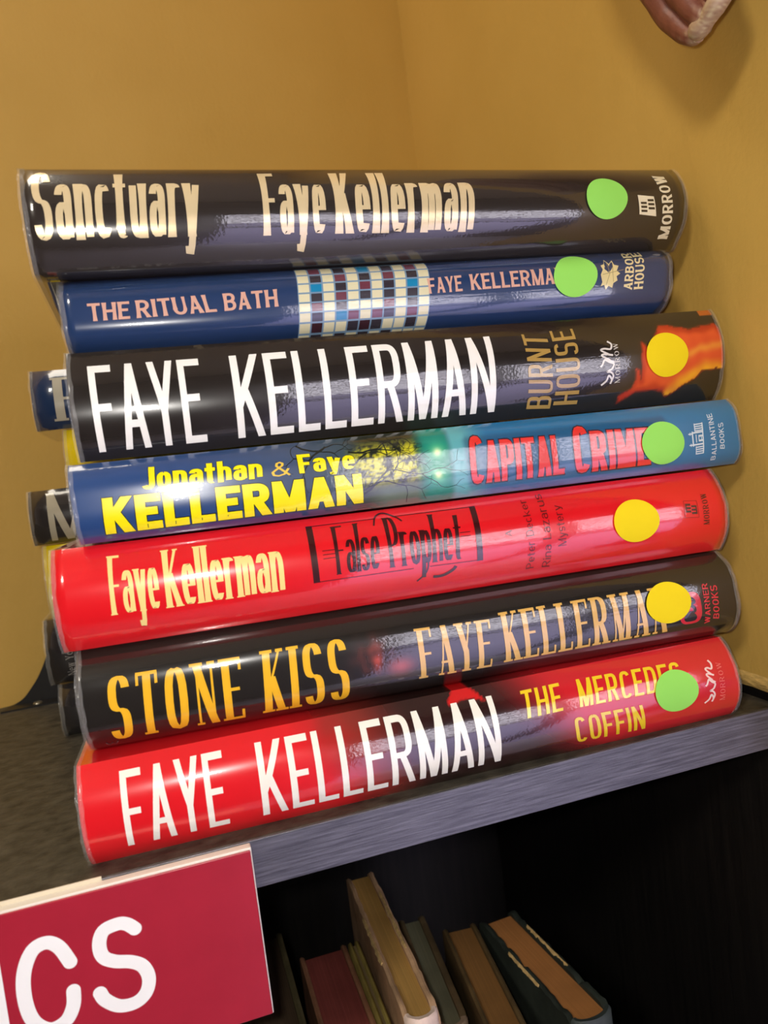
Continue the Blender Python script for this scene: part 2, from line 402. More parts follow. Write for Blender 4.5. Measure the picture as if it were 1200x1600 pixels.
def layout(text, st):
    """-> verts (x in 0..1 of the word, y in cap heights), faces"""
    g = st.get; xh, sq = g('xh', .72), g('sq', 2.4)
    ws, bar, thin, serif = g('stem', .16), g('bar', .13), g('thin', 1.0), g('serif', 0)
    gw, gap, flare, hair = g('w', .42), g('gap', .12), g('flare', 0), g('hair', .05)
    grow = g('grow', 0)
    small = g('small', 1.0)
    out = ([], [], []); x = 0.0
    for ci, ch in enumerate(text):
        if ch == ' ': x += gw * .8; continue
        k = small if (ci and small != 1) else 1.0
        wf, strokes = glyph(ch, xh, sq, g('desc', .25))
        W = wf * gw + ws
        if wf == 0 and serif: W = ws + 2 * serif
        sx = x + (serif if serif else 0)
        if wf == 0 and serif: sx = x + serif; W = ws
        fx = lambda u: sx + ws / 2 + u * (W - ws)
        for kind, pts, t, top in strokes:
            wv = ws * (thin if t else 1.0)
            if kind in 'vd':
                (x0, y0), (x1, y1) = pts; N = 8
                P = [(fx(x0 + (x1 - x0) * i / N), (y0 + (y1 - y0) * i / N)) for i in range(N + 1)]
                if kind == 'd':
                    run = abs(P[-1][0] - P[0][0]); h = abs(y1 - y0) or 1
                    wv2 = wv * (1 + 0.12 * min(1, run / h))
                else: wv2 = wv
                f = (lambda s, w_=wv2: (w_ / 2 + grow) * (1 + flare * abs(2 * s - 1) ** 2.2)) if flare else (wv2 / 2 + grow)
                if grow:
                    P[0] = (P[0][0], P[0][1] + (-grow if y0 < y1 else grow)); P[-1] = (P[-1][0], P[-1][1] + (grow if y0 < y1 else -grow))
                ribbon(out, [(a, b * k) for a, b in P], f, 0, True)
                if serif:
                    for (px, py) in (P[0], P[-1]):
                        if min(abs(py - q) for q in (0, 1, xh, -.25)) < .02 and not (ch in 'AYKWMNR' and kind == 'd' and abs(py) > .02 and py < .98 and abs(py - xh) > .02):
                            up = -1 if py > .4 else 1
                            if ch in 'A' and py > .9: continue
                            if ch in 'MWN' and kind == 'd' and ((ch != 'W' and py < .1) or (ch == 'W' and py < .1)): continue
                            yy = py + up * hair / 2
                            ribbon(out, [(px - wv / 2 - serif, yy * k), (px + wv / 2 + serif, yy * k)], 0, hair / 2 + grow)
            elif kind == 'h':
                (x0, y0), (x1, y1) = pts
                yy = bar / 2 + y0 / 1.0 * (1 - bar) if top == 1 else bar / 2 + y0 / top * (top - bar)
                if top == 1 and abs(y0 - xh) < 1e-6: yy = xh - bar / 2
                a_, b_ = sx + x0 * W, sx + x1 * W
                N = 3
                ribbon(out, [(a_ - grow + (b_ - a_ + 2 * grow) * i / N, yy * k) for i in range(N + 1)], 0, bar * k / 2 + grow)
                if serif and x1 >= .8 and ch in 'EFLTZ' and g('beak', 1):
                    d = .16 * (-1 if y0 > .8 else 1)
                    if abs(y0 - .5) > .2:
                        for e in ((x1,) if ch != 'T' else (x0 , x1)):
                            ex = sx + e * W + (-hair / 2 if e > .5 else hair / 2)
                            ribbon(out, [(ex, yy * k), (ex, (yy + d) * k)], max(hair, ws * .35) / 2, 0, True)
            else:
                P = [(fx(a), (bar / 2 + b / top * (top - bar)) if b >= 0 else b + bar / 2) for a, b in pts]
                f = ws / 2 * (1.0 if not t else thin) + grow
                ribbon(out, [(a, b * k) for a, b in P], f, bar * g('cbar', 1) * k / 2 + grow)
        x = sx + W + (serif if serif else 0) + gap
    WL = x - gap
    return [(a / WL, b) for a, b in out[0]], out[1], out[2]

# ------------------------------------------------------------------ front hardcovers
class Book:
    """a hardcover lying flat; spine surface S(u, v, h) in the thing's own coordinates"""
    def __init__(s, name, label, group, tl, bl, tr, br, bulge, ex, depth=0.135):
        d = Vector((tr[0] - tl[0], tr[1] - tl[1])); a = math.atan2(d.y, d.x)
        o = Vector((bl[0], bl[1], bl[2]))
        s.t = thing(name, label, 'book', o, a, group)
        R = Matrix.Rotation(-a, 3, 'Z')
        s.tl, s.bl, s.tr, s.br = [R @ (Vector(q) - o) for q in (tl, bl, tr, br)]
        for q in (s.tl, s.bl, s.tr, s.br): q.y = 0
        s.b, s.e, s.W = bulge, ex, depth
        s.L = (s.tr - s.tl).length; s.T = (s.tl - s.bl).length
        s.arc = s.T + 2 * bulge * 0.35
    def S(s, u, v, h=0.0):
        P = (s.bl * (1 - u) + s.br * u) * (1 - v) + (s.tl * (1 - u) + s.tr * u) * v
        q = min(1, abs(2 * v - 1)); P = P.copy()
        P.y -= s.b * (1 - q ** s.e)
        return P + s.N(v) * h if h else P
    def N(s, v):
        q = min(1, abs(2 * v - 1)); sl = s.b * s.e * q ** (s.e - 1) * 2 / s.T * (1 if v > .5 else -1)
        return Vector((0, -1, sl)).normalized()
    def profile(s, nv):
        out = []
        for y in (s.W, s.W * .5, .010): out.append(('b', y, 0))
        for j in range(nv + 1):
            t = j / nv; v = 0.5 - 0.5 * math.cos(PI * t) if s.e > 2.5 else t
            out.append(('s', 0, v))
        for y in (.010, s.W * .5, s.W): out.append(('b', y, 1))
        return out
    def grid(s, name, us, nv, h, mat, col=None, name_h=None):
        pr = s.profile(nv); vs_, cs = [], []
        for u in us:
            for k, y, v in pr:
                if k == 'b': P = s.S(u, v); P.y = y; P.z += (h if v else -h) * 1.0
                else: P = s.S(u, v, h)
                vs_.append(P); cs.append((u, v))
        n = len(pr); fs = []
        for i in range(len(us) - 1):
            for j in range(n - 1):
                k = i * n + j; fs.append((k, k + n, k + n + 1, k + 1))
        me = bpy.data.meshes.new(name); me.from_pydata([tuple(v) for v in vs_], [], fs)
        if col:
            at = me.color_attributes.new('Col', 'FLOAT_COLOR', 'POINT')
            flat = []
            for c in cs: flat += [*lin(tuple(max(0, min(255, q)) for q in col(*c))), 1]
            at.data.foreach_set('color', flat)
        me.update()
        return link(name, me, mat, s.t, True, 42)
    def build(s, col, nu=60, nv=56, page=M_page, sleeve=True, board=M_board, mat=None):
        us = [i / nu for i in range(nu + 1)]
        j = s.grid('dust_jacket', us, nv, 0.0, mat or print_mat(), col)
        so = j.modifiers.new('paper', 'SOLIDIFY'); so.thickness = 0.0004; so.offset = -1.0
        # boards
        for v, sg in ((0, 1), (1, -1)):
            bm = bmesh.new()
            A, B = s.S(0, v), s.S(1, v)
            vv = []
            for (P, dx) in ((A, .001), (B, -.001)):
                for y in (.001, s.W - .002):
                    for z in (.0005, .0030): vv.append(bm.verts.new((P.x + dx, y, P.z + sg * z)))
            for f in ((0, 1, 3, 2), (4, 6, 7, 5), (0, 4, 5, 1), (2, 3, 7, 6), (0, 2, 6, 4), (1, 5, 7, 3)): bm.faces.new([vv[i] for i in f])
            frombm('cover_board', bm, board, s.t)
        # page block with a rounded back
        bm = bmesh.new(); ring = []
        for u, dx in ((0, .004), (1, -.004)):
            r = []
            for v in (.10, .2, .35, .5, .65, .8, .90):
                P = s.S(u, v); P.y = P.y * .75 + .002; P.x = (s.S(u, .5).x) + dx; r.append(bm.verts.new(P))
            for v in (.90, .10):
                P = s.S(u, v); P.y = s.W - .006; P.x = (s.S(u, .5).x) + dx; r.append(bm.verts.new(P))
            ring.append(r)
        n = 9
        bm.faces.new(ring[0][::-1]); bm.faces.new(ring[1])
        for i in range(n): bm.faces.new((ring[0][i], ring[0][(i + 1) % n], ring[1][(i + 1) % n], ring[1][i]))
        frombm('page_block', bm, page, s.t)
        if sleeve:
            for e0, e1 in ((-.0028, .006), (.995, 1.0025)):
                us2 = [e0 + (e1 - e0) * i / 4 for i in range(5)]
                o = s.grid('plastic_sleeve', us2, 40, 0.00035, M_sleeve)
                sd = random.random() * 50
                for v in o.data.vertices:
                    f = noise.noise((v.co.x * 90, v.co.y * 220 + sd, v.co.z * 220))
                    v.co.x += 0.0005 * f
    def quad(s, q):
        def f(a, b):
            u = (q[0] * (1 - a) + q[2] * a) * (1 - b) + (q[6] * (1 - a) + q[4] * a) * b
            v = (q[1] * (1 - a) + q[3] * a) * (1 - b) + (q[7] * (1 - a) + q[5] * a) * b
            return u, v
        return f
    def surf(s, name, uv, fs, color, h=0.00016, metal=0.0, label=None, mat=None, ids=None, idh=.0000015):
        vs_, ns = [], []
        for i, (u, v) in enumerate(uv):
            vc = max(0.0, min(1.0, v)); vs_.append(s.S(u, vc, h + (ids[i] * idh if ids else 0))); ns.append(s.N(vc))
        me = bpy.data.meshes.new(name); me.from_pydata([tuple(p) for p in vs_], [], fs); me.update()
        o = link(name, me, mat or print_mat(color, metal), s.t, True, None)
        # outward winding
        flip = [p.index for p in me.polygons if p.normal.y > 0]
        if flip:
            bm = bmesh.new(); bm.from_mesh(me); bm.faces.ensure_lookup_table()
            bmesh.ops.reverse_faces(bm, faces=[bm.faces[i] for i in flip]); bm.to_mesh(me); bm.free()
        me.normals_split_custom_set_from_vertices([tuple(n) for n in ns])
        if label: o['label'] = label
        return o
    def text(s, name, words, style, color, metal=0.0, h=0.00016, label=None, glow=None):
        for pas in ((1, 0) if glow else (0,)):
            uv, fs, ids = [], [], []
            for t, q in words:
                st = dict(style)
                if pas: st['grow'] = glow[1]
                vv, ff, ii = layout(t, st)
                f = s.quad(q); k = len(uv)
                # the word box is held to the ungrown layout
                for a, b in vv: uv.append(f(a, b))
                fs += [tuple(i + k for i in x) for x in ff]; ids += ii
            if pas: s.surf(name.replace('lettering', 'letter_shadow'), uv, fs, glow[0], h - 0.00007, ids=ids, idh=.0000001)
            else: s.surf(name, uv, fs, color, h, metal, label, ids=ids)
    def dot(s, cu, cv, r, mat, label, sq=1.0):
        uv = [(cu, cv)]; fs = []; NR, NA = 6, 40
        for i in range(1, NR + 1):
            for k in range(NA):
                a = 2 * PI * k / NA; rr = r * i / NR
                uv.append((cu + rr * math.cos(a) / s.L, cv + rr * math.sin(a) / s.arc * sq))
        for k in range(NA): fs.append((0, 1 + k, 1 + (k + 1) % NA))
        for i in range(NR - 1):
            for k in range(NA):
                a, b = 1 + i * NA + k, 1 + i * NA + (k + 1) % NA; fs.append((a, a + NA, b + NA, b))
        s.surf('price_dot', uv, fs, None, 0.0006, 0, label, mat)
    def lines(s, name, strokes, color, q=None, h=0.00016, label=None, metal=0.0):
        """strokes: [(points, half width across u in m, half width across v in m)]; points in q-box or uv"""
        out = ([], []); f = s.quad(q) if q else (lambda a, b: (a, b))
        for pts, wx, wy in strokes:
            P = [f(*p) for p in pts]
            P = [(a * s.L, b * s.arc) for a, b in P]
            ribbon(out, P, wx, wy)
        s.surf(name, [(a / s.L, b / s.arc) for a, b in out[0]], out[1], color, h, metal, label)
    def polys(s, name, polys, color, q=None, h=0.00016, label=None):
        f = s.quad(q) if q else (lambda a, b: (a, b)); uv, fs = [], []
        for p in polys:
            if len(p) == 4:
                k = len(uv); n = 6
                for i in range(n + 1):
                    for j in range(n + 1):
                        a, c = i / n, j / n
                        uv.append(f(*[(p[0][m] * (1 - a) + p[1][m] * a) * (1 - c) + (p[3][m] * (1 - a) + p[2][m] * a) * c for m in (0, 1)]))
                for i in range(n):
                    for j in range(n): g = k + i * (n + 1) + j; fs.append((g, g + n + 1, g + n + 2, g + 1))
                continue
            k = len(uv); uv += [f(*c) for c in p]; fs.append(tuple(range(k, k + len(p))))
        s.surf(name, uv, fs, color, h, 0, label)

def cr(pts, n=6):
    """smooth curve through points"""
    out = []
    P = [pts[0]] + list(pts) + [pts[-1]]
    for i in range(1, len(P) - 2):
        p0, p1, p2, p3 = P[i - 1], P[i], P[i + 1], P[i + 2]
        for k in range(n):
            t = k / n
            out.append(tuple(.5 * (2 * p1[j] + (p2[j] - p0[j]) * t + (2 * p0[j] - 5 * p1[j] + 4 * p2[j] - p3[j]) * t * t + (3 * p1[j] - p0[j] - 3 * p2[j] + p3[j]) * t ** 3) for j in range(len(p1))))
    out.append(tuple(pts[-1])); return out

def mixc(a, b, t):
    t = max(0, min(1, t)); return tuple(x * (1 - t) + y * t for x, y in zip(a, b))
def sm(a, b, x):
    t = max(0, min(1, (x - a) / (b - a))); return t * t * (3 - 2 * t)
def seg_d(p, pl):
    best = 9
    for a, b in zip(pl, pl[1:]):
        dx, dy = b[0] - a[0], b[1] - a[1]; t = max(0, min(1, ((p[0] - a[0]) * dx + (p[1] - a[1]) * dy) / (dx * dx + dy * dy)))
        best = min(best, math.hypot(p[0] - a[0] - t * dx, p[1] - a[1] - t * dy))
    return best
def inside(p, poly):
    c = False; n = len(poly)
    for i in range(n):
        a, b = poly[i], poly[i - 1]
        if (a[1] > p[1]) != (b[1] > p[1]) and p[0] < (b[0] - a[0]) * (p[1] - a[1]) / (b[1] - a[1]) + a[0]: c = not c
    return c
nz = lambda *a: noise.noise(a)

SANS = dict(stem=.105, bar=.085, w=.30, gap=.075, sq=3.4)
SMALLSANS = dict(stem=.2, bar=.15, w=.62, gap=.16, sq=2.3)
ROMAN = dict(stem=.13, bar=.07, thin=.55, serif=.05, hair=.05, w=.60, gap=.07, sq=2.0)
HUMAN = dict(stem=.21, bar=.15, thin=.75, flare=.35, w=.58, gap=.13, sq=2.1)
LATIN = dict(stem=.165, bar=.065, thin=.75, flare=.28, w=.27, gap=.065, sq=2.3, xh=.77, cbar=.9, desc=.24)
LATIN2 = dict(stem=.125, bar=.04, thin=.45, flare=.15, serif=.03, hair=.022, w=.235, gap=-.028, sq=2.1, xh=.74, desc=.3, beak=0)
LATIN3 = dict(stem=.125, bar=.03, thin=.4, flare=.2, serif=.03, hair=.02, w=.27, gap=-.03, sq=2.0, xh=.70, desc=.30, beak=0)
HEAVY = dict(stem=.26, bar=.2, w=.42, gap=.06, sq=2.8, xh=.74)
COMIC = dict(stem=.17, bar=.14, w=.26, gap=.05, sq=3.4, small=.88)
FAT = dict(stem=.135, bar=.05, thin=.3, serif=.05, hair=.045, w=.27, gap=.02, sq=2.7)
NARR = dict(stem=.14, bar=.11, w=.34, gap=.11, sq=3.4)
ITAL = dict(stem=.12, bar=.09, w=.52, gap=.1, sq=2.1, thin=.6)

G1 = 'hardcovers lying in the front stack'
FR = {
 'sanct': ((-0.0625, 0.0215, 0.2241), (-0.0628, 0.0215, 0.1907), (0.1865, 0.026, 0.2223), (0.1827, 0.0259, 0.1893), .009, 2.2),
 'ritual': ((-0.0563, 0.0292, 0.1899), (-0.0563, 0.0292, 0.1653), (0.174, 0.0216, 0.1885), (0.1694, 0.0217, 0.1626), .008, 3.5),
 'burnt': ((-0.0569, 0.0191, 0.1645), (-0.0573, 0.0191, 0.1292), (0.1884, 0.014, 0.1618), (0.1863, 0.014, 0.1257), .007, 2.2),
 'capital': ((-0.0609, 0.0151, 0.1284), (-0.0606, 0.0151, 0.1027), (0.183, 0.0029, 0.1249), (0.1842, 0.0029, 0.0993), .0050, 3.6),
 'false': ((-0.0701, 0.0191, 0.1019), (-0.0708, 0.0191, 0.0682), (0.1733, 0.0046, 0.0985), (0.1745, 0.0045, 0.0663), .0075, 2.2),
 'stone': ((-0.0673, 0.0227, 0.0674), (-0.0675, 0.0227, 0.0336), (0.1736, 0.0055, 0.0655), (0.1756, 0.0054, 0.0326), .009, 3),
 'merc': ((-0.0714, 0.0113, 0.0328), (-0.0714, 0.0113, 0.0), (0.1701, 0.0038, 0.0318), (0.1725, 0.0037, 0.0), .0075, 2.2)}
def front(k, label): return Book('hardcover_book', label, G1, *FR[k])

# 1 ---- black book with pale gold flared letters
b = front('sanct', 'charcoal hardcover with pale gold flared lettering, topmost of the front stack')
b.build(lambda u, v: (48, 42, 38))
W1 = [('Sanctuary', (0.0103, 0.254, 0.2157, 0.262, 0.2225, 0.945, 0.0139, 0.943))]
b.text('title_lettering', W1, LATIN, (240, 218, 170), .25)
b.text('author_lettering', [('Faye', (0.3026, 0.253, 0.3905, 0.25, 0.3938, 0.93, 0.3038, 0.92)), ('Kellerman', (0.4055, 0.254, 0.6186, 0.239, 0.6234, 0.94, 0.4056, 0.925))], LATIN, (240, 218, 170), .25)
b.text('publisher_lettering', [('MORROW', (0.9772, 0.117, 0.9688, 0.878, 0.9467, 0.867, 0.958, 0.12))], dict(SMALLSANS, stem=.24, w=.6, flare=.2), (236, 226, 196))
def wm_block(b, q, col, dark):
    b.polys('publisher_emblem', [[(0, 0), (0, 1), (1, .96), (1, 0)]], col, q)
    pl = []
    for r, (a0, a1, sk) in enumerate(((.12, .48, .1), (.56, .94, .0))):
        for i in range(3):
            y = .13 + .2 * i + r * .16; pl.append([(a0, y), (a0, y + .11), (a1, y + .11 + .02), (a1, y + .02)])
    b.polys('emblem_bars', pl, dark, q, 0.00018)
wm_block(b, (0.9103, 0.375, 0.9427, 0.35, 0.9368, 0.589, 0.9067, 0.60), (238, 228, 196), (50, 44, 40))
b.dot(0.8493, 0.573, .0093, M_dotg, 'round green price sticker', 1.04)

# 2 ---- blue book with a mosaic band
b = front('ritual', 'slim navy blue hardcover with a mosaic tile band across its spine, second from the top')
Cm = {'W': (226, 218, 178), 'M': (112, 58, 72), 'D': (56, 50, 58), 'B': (30, 132, 178), 'R': (60, 32, 40)}
b.build(lambda u, v: mixc((34, 58, 98), (44, 62, 100), .5 + .5 * nz(u * 20, v * 3, 1)))
mos = ['WWWWWWWW', 'MDBDMDRD', 'WWWWWWWW', 'DMDMDBWD', 'WWWWWMDW', 'BMDDWWRD' if 0 else 'BDMDWWRD', 'WWWWWMDW', 'DMDDMDWD', 'WWWWWWWW', 'MDBDDMDW', 'WWWWWWWW']
q = (0.3415, 0.0, 0.5535, 0.0, 0.5569, 1.0, 0.3423, 1.0)
b.polys('mosaic_grout', [[(0, i / 12), (1, i / 12), (1, (i + 1) / 12), (0, (i + 1) / 12)] for i in range(12)], (122, 152, 178), q, 0.00008)
tiles = {k: [] for k in Cm}
for c in range(11):
    for r in range(8):
        y1 = .985 - r * .132; y0 = y1 - .132; g = .011; gx = .006
        y0 = max(0, y0)
        if y1 - y0 < .03: continue
        x0, x1 = c / 11 + gx, (c + 1) / 11 - gx
        ym = (y0 + y1) / 2
        tiles[mos[c][r]].append([(x0, y0 + g), (x1, y0 + g), (x1, ym), (x0, ym)]); tiles[mos[c][r]].append([(x0, ym), (x1, ym), (x1, y1 - g), (x0, y1 - g)])
for k, pl in tiles.items():
    if pl: b.polys('printed_mosaic', pl, Cm[k], q, 0.00013)
b.text('title_lettering', [('THE', (0.0364, 0.385, 0.0932, 0.389, 0.0944, 0.62, 0.0362, 0.62)), ('RITUAL', (0.1031, 0.39, 0.2188, 0.411, 0.2128, 0.65, 0.1033, 0.625)), ('BATH', (0.2302, 0.413, 0.3106, 0.43, 0.3097, 0.67, 0.2288, 0.65))], HUMAN, (222, 172, 150))
b.text('author_lettering', [('FAYE', (0.5546, 0.48, 0.6116, 0.488, 0.6096, 0.72, 0.5513, 0.70)), ('KELLERMAN', (0.6272, 0.495, 0.7965, 0.515, 0.7934, 0.755, 0.6238, 0.726))], HUMAN, (222, 172, 150))
b.text('publisher_lettering', [('ARBOR', (0.9232, 0.355, 0.9284, 0.96, 0.9112, 0.96, 0.9067, 0.372)), ('HOUSE', (0.9444, 0.364, 0.9491, 0.965, 0.9304, 0.96, 0.9268, 0.363))], dict(HUMAN, w=.55), (232, 218, 168))
# maple-like leaf emblem
leaf = [(.0, .5), (.1, .25), (.02, .12), (.2, .16), (.3, .0), (.42, .12), (.62, .05), (.66, .2), (.86, .28), (.8, .42), (.98, .5), (.8, .6), (.9, .76), (.68, .8), (.6, .96), (.42, .84), (.22, 1.0), (.16, .84), (.0, .8), (.1, .66)]
ql = (0.861, 0.38, 0.899, 0.38, 0.901, 0.84, 0.863, 0.84)
b.polys('publisher_emblem', [[(.4, .5), leaf[i], leaf[(i + 1) % len(leaf)]] for i in range(len(leaf))], (226, 210, 152), ql)
b.lines('emblem_veins', [([(.1, .5), (1.15, .62)], .00012, .00012), ([(.45, .52), (.3, .15)], .0001, .0001), ([(.45, .52), (.3, .88)], .0001, .0001), ([(.6, .54), (.66, .25)], .0001, .0001), ([(.6, .54), (.6, .85)], .0001, .0001)], (150, 138, 96), ql, 0.00018)
b.dot(0.8142, 0.614, .0094, M_dotg, 'round green price sticker')

# 3 ---- black book with flame
b = front('burnt', 'black hardcover with tall white letters and an orange flame printed on its right end')
FL = [(0.8893, 0.848), (0.9202, 0.809), (0.9553, 0.784), (0.9923, 0.826), (1.01, 0.709), (1.01, 0.329), (0.9681, 0.341), (0.9488, 0.263), (0.926, 0.175), (0.9083, 0.113), (0.8992, 0.089), (0.8907, 0.15), (0.8689, 0.176), (0.8539, 0.169), (0.8415, 0.162), (0.8101, 0.08), (0.8105, 0.122), (0.8326, 0.194), (0.84, 0.289), (0.8376, 0.391), (0.8427, 0.374), (0.848, 0.271), (0.8488, 0.414), (0.8506, 0.682), (.865, .60), (.88, .75)]
FY = [(0.9029, 0.116), (0.9241, 0.218), (0.9476, 0.307), (0.9678, 0.356), (1.0, 0.331)]
FY2 = [(0.92, .46), (0.955, .56), (1.0, .60)]
def flame(u, v):
    base = (38, 33, 30)
    if u < .79: return base
    u2 = u + .004 * nz(u * 60, v * 9, 4); v2 = v + .02 * nz(u * 60, v * 9, 9)
    A = lambda p: (p[0] * 7, p[1])
    pl = [A(p) for p in FL]; p = A((u2, v2))
    d = seg_d(p, pl + pl[:1]); ins = inside(p, pl)
    c = mixc((176, 44, 22), (232, 92, 44), sm(.0, .09, d))
    y = seg_d(p, [A(q) for q in FY]); c = mixc((250, 190, 40), c, sm(.0, .13, y))
    y = seg_d(p, [A(q) for q in FY2]); c = mixc((246, 170, 60), c, sm(.0, .08, y))
    c = mixc(c, (205, 60, 30), .25 + .35 * nz(u * 50, v * 6, 2))
    if ins: return c
    out = mixc((120, 40, 24), base, sm(0, .035, d))
    if u > .975 and v > .93: out = mixc(out, (235, 120, 40), .8)
    return out
b.build(flame, 420, 56)
b.text('author_lettering', [('FAYE', (0.0266, 0.074, 0.1688, 0.078, 0.168, 0.852, 0.0257, 0.853)), ('KELLERMAN', (0.2111, 0.08, 0.5976, 0.098, 0.5974, 0.865, 0.2094, 0.856))], SANS, (250, 246, 238))
b.text('title_lettering', [('BURNT', (0.6927, 0.076, 0.6905, 0.833, 0.6499, 0.861, 0.6515, 0.093)), ('HOUSE', (0.7387, 0.095, 0.7384, 0.885, 0.6981, 0.874, 0.697, 0.105))], dict(SANS, stem=.13, bar=.11, w=.34, gap=.11), (176, 142, 74))
b.text('publisher_lettering', [('MORROW', (0.8089, 0.27, 0.8074, 0.69, 0.7994, 0.686, 0.7998, 0.269))], dict(ROMAN, gap=.2), (214, 208, 200))
WMS = [cr([(.0, .95), (.10, .60), (.22, .45), (.12, .25), (.02, .35), (.2, .15), (.3, .3), (.32, .55), (.38, .25), (.5, .1), (.55, .35), (.62, .62)], 5),
       cr([(.45, .95), (.5, .8), (.62, .62), (.58, .3), (.54, .05)], 5), cr([(.60, .3), (.72, .75), (.76, .6), (.72, .1)], 5), cr([(.74, .3), (.86, .75), (.90, .55), (.88, .2), (1.0, .1), (1.08, .3)], 5)]
def wm_script(b, q, col, s=.00038):
    b.lines('publisher_emblem', [(p, s, s) for p in WMS], col, q)
wm_script(b, (0.8010, 0.261, 0.7998, 0.68, 0.7688, 0.68, 0.7747, 0.261), (226, 220, 212))
b.dot(0.8939, 0.523, .0094, M_doty, 'round yellow price sticker')

# 4 ---- blue book with yellow names and red title
b = front('capital', 'blue hardcover with bold yellow names, a moonlit tree and red title letters on its spine')
def capcol(u, v):
    blue = mixc((46, 74, 124), (70, 84, 110), sm(.12, .33, u)); blue = mixc(blue, (34, 62, 112), sm(.5, 0, v) * .6)
    c = mixc(blue, (58, 76, 88), sm(.28, .37, u))
    n = nz(u * 60, v * 9, 3) * .5 + nz(u * 200, v * 30, 5) * .5
    dark = (38, 40, 26); c = mixc(c, dark, sm(.36, .40, u) * (1 - sm(.47, .50, u)) * .85)
    # foliage lit from behind
    k = sm(.36, .39, u) * (1 - sm(.46, .49, u)) * sm(.20, .45, v) * (1 - sm(.75, .95, v))
    c = mixc(c, (206, 200, 44), k * sm(-.12, .18, n + .1))
    k = sm(.37, .42, u) * (1 - sm(.52, .56, u)) * (1 - sm(.22, .36, v)); c = mixc(c, (120, 140, 120), k * .7)
    teal = (26, 132, 116)
    c = mixc(c, teal, sm(.46, .485, u) * (1 - sm(.512, .524, u)))
    c = mixc(c, (96, 170, 176), sm(.512, .524, u))
    c = mixc(c, (40, 116, 164), sm(.535, .585, u))
    c = mixc(c, (30, 100, 150), sm(.8, 1.0, v) * .3 * sm(.5, .6, u))
    for (a, bb) in ((.4986, .67), (.4958, .36)):
        d = math.hypot((u - a) * 9.4, v - bb); c = mixc(c, (120, 220, 150), .75 * math.exp(-(d / .13) ** 2)); c = mixc(c, (255, 255, 190), math.exp(-(d / .05) ** 2))
    # dark halo behind the red title
    k = 0
    if .50 < u < .90:
        du = max(.545 - u, u - .868, 0) * 9.4; dv = max(.16 - v, v - .80, 0); k = math.exp(-((du + dv) / .05) ** 2)
    c = mixc(c, (38, 60, 88), k * .45)
    return c
b.build(capcol, 420, 56)
# branches
random.seed(11); br = []
def branch(x, y, a, ln, w_, dep):
    pts = [(x, y)]
    for i in range(4):
        a += random.uniform(-.35, .35); x += math.cos(a) * ln / 4 / 9.4; y += math.sin(a) * ln / 4; pts.append((x, y))
    if any(not (-.0 < p[1] < 1) or p[0] > .55 for p in pts): return
    br.append((pts, w_, w_))
    if dep:
        for s_ in (-1, 1): branch(x, y, a + s_ * random.uniform(.3, .9), ln * .68, w_ * .62, dep - 1)
for x, y, a, l in ((.36, .25, .1, .5), (.36, .55, .5, .4), (.36, .15, .0, .7), (.30, .95, -1.0, .3), (.34, .9, -2.2, .3), (.40, .97, -.6, .3), (.37, .8, 0, .4)): branch(x, y, a, l, .00032, 4)
b.lines('printed_tree', br, (30, 34, 28), None, 0.00011)
yel = (250, 232, 20); sh = (30, 36, 30)
b.text('author_lettering', [('KELLERMAN', (0.035, 0.099, 0.3821, 0.106, 0.3834, 0.50, 0.0375, 0.55))], dict(HEAVY, stem=.30, bar=.22, w=.55, gap=.07), yel, glow=(sh, .025))
b.text('author_lettering', [('Jonathan', (0.0889, 0.600, 0.2472, 0.580, 0.2496, 0.840, 0.0913, 0.875)), ('Faye', (0.2977, 0.587, 0.3763, 0.573, 0.3777, 0.82, 0.2975, 0.833))], dict(HEAVY, stem=.2, bar=.16, w=.36), yel, glow=(sh, .02))
b.text('ampersand_lettering', [('&', (0.2579, 0.58, 0.2861, 0.575, 0.2873, 0.767, 0.2609, 0.768))], dict(stem=.12, bar=.09, w=.7), (240, 200, 70))
b.text('title_lettering', [('CAPITAL', (0.5436, 0.174, 0.6929, 0.168, 0.6942, 0.80, 0.5486, 0.842)), ('CRIMES', (0.7099, 0.15, 0.8675, 0.156, 0.8668, 0.76, 0.7128, 0.825))], COMIC, (228, 58, 50), glow=((60, 40, 52), .03))
b.text('publisher_lettering', [('BALLANTINE', (0.9549, 0.106, 0.956, 0.805, 0.9464, 0.794, 0.9467, 0.104)), ('BOOKS', (0.9698, 0.255, 0.9723, 0.653, 0.9628, 0.642, 0.9617, 0.263))], dict(SMALLSANS, stem=.15, w=.6), (206, 224, 232))
ql = (0.9324, 0.225, 0.9357, 0.686, 0.9068, 0.674, 0.9059, 0.213)
hl = []
def hb(x0, x1, y0, y1): hl.append([(x0, y0), (x1, y0), (x1, y1), (x0, y1)])
hb(0, 1, .0, .07)
for x in (.0, .07, .14, .21, .74, .81, .88, .95): hb(x, x + .035, .0, .55)
hb(0, .26, .5, .55); hb(.74, 1, .5, .55)
for x in (.29, .68): hb(x, x + .05, .0, .72)
hb(.27, .75, .66, .74); hb(.40, .46, .0, .3); hb(.55, .61, .0, .3); hb(.40, .61, .28, .33); hb(.40, .61, .12, .16); hb(.38, .64, .45, .5)
hb(.30, .34, .7, .95); hb(.66, .70, .7, .95); hb(.27, .37, .82, .86); hb(.63, .73, .82, .86)
b.polys('publisher_emblem', hl, (210, 228, 236), ql)
b.dot(0.8613, 0.449, .0090, M_dotg, 'round green price sticker', 1.0)

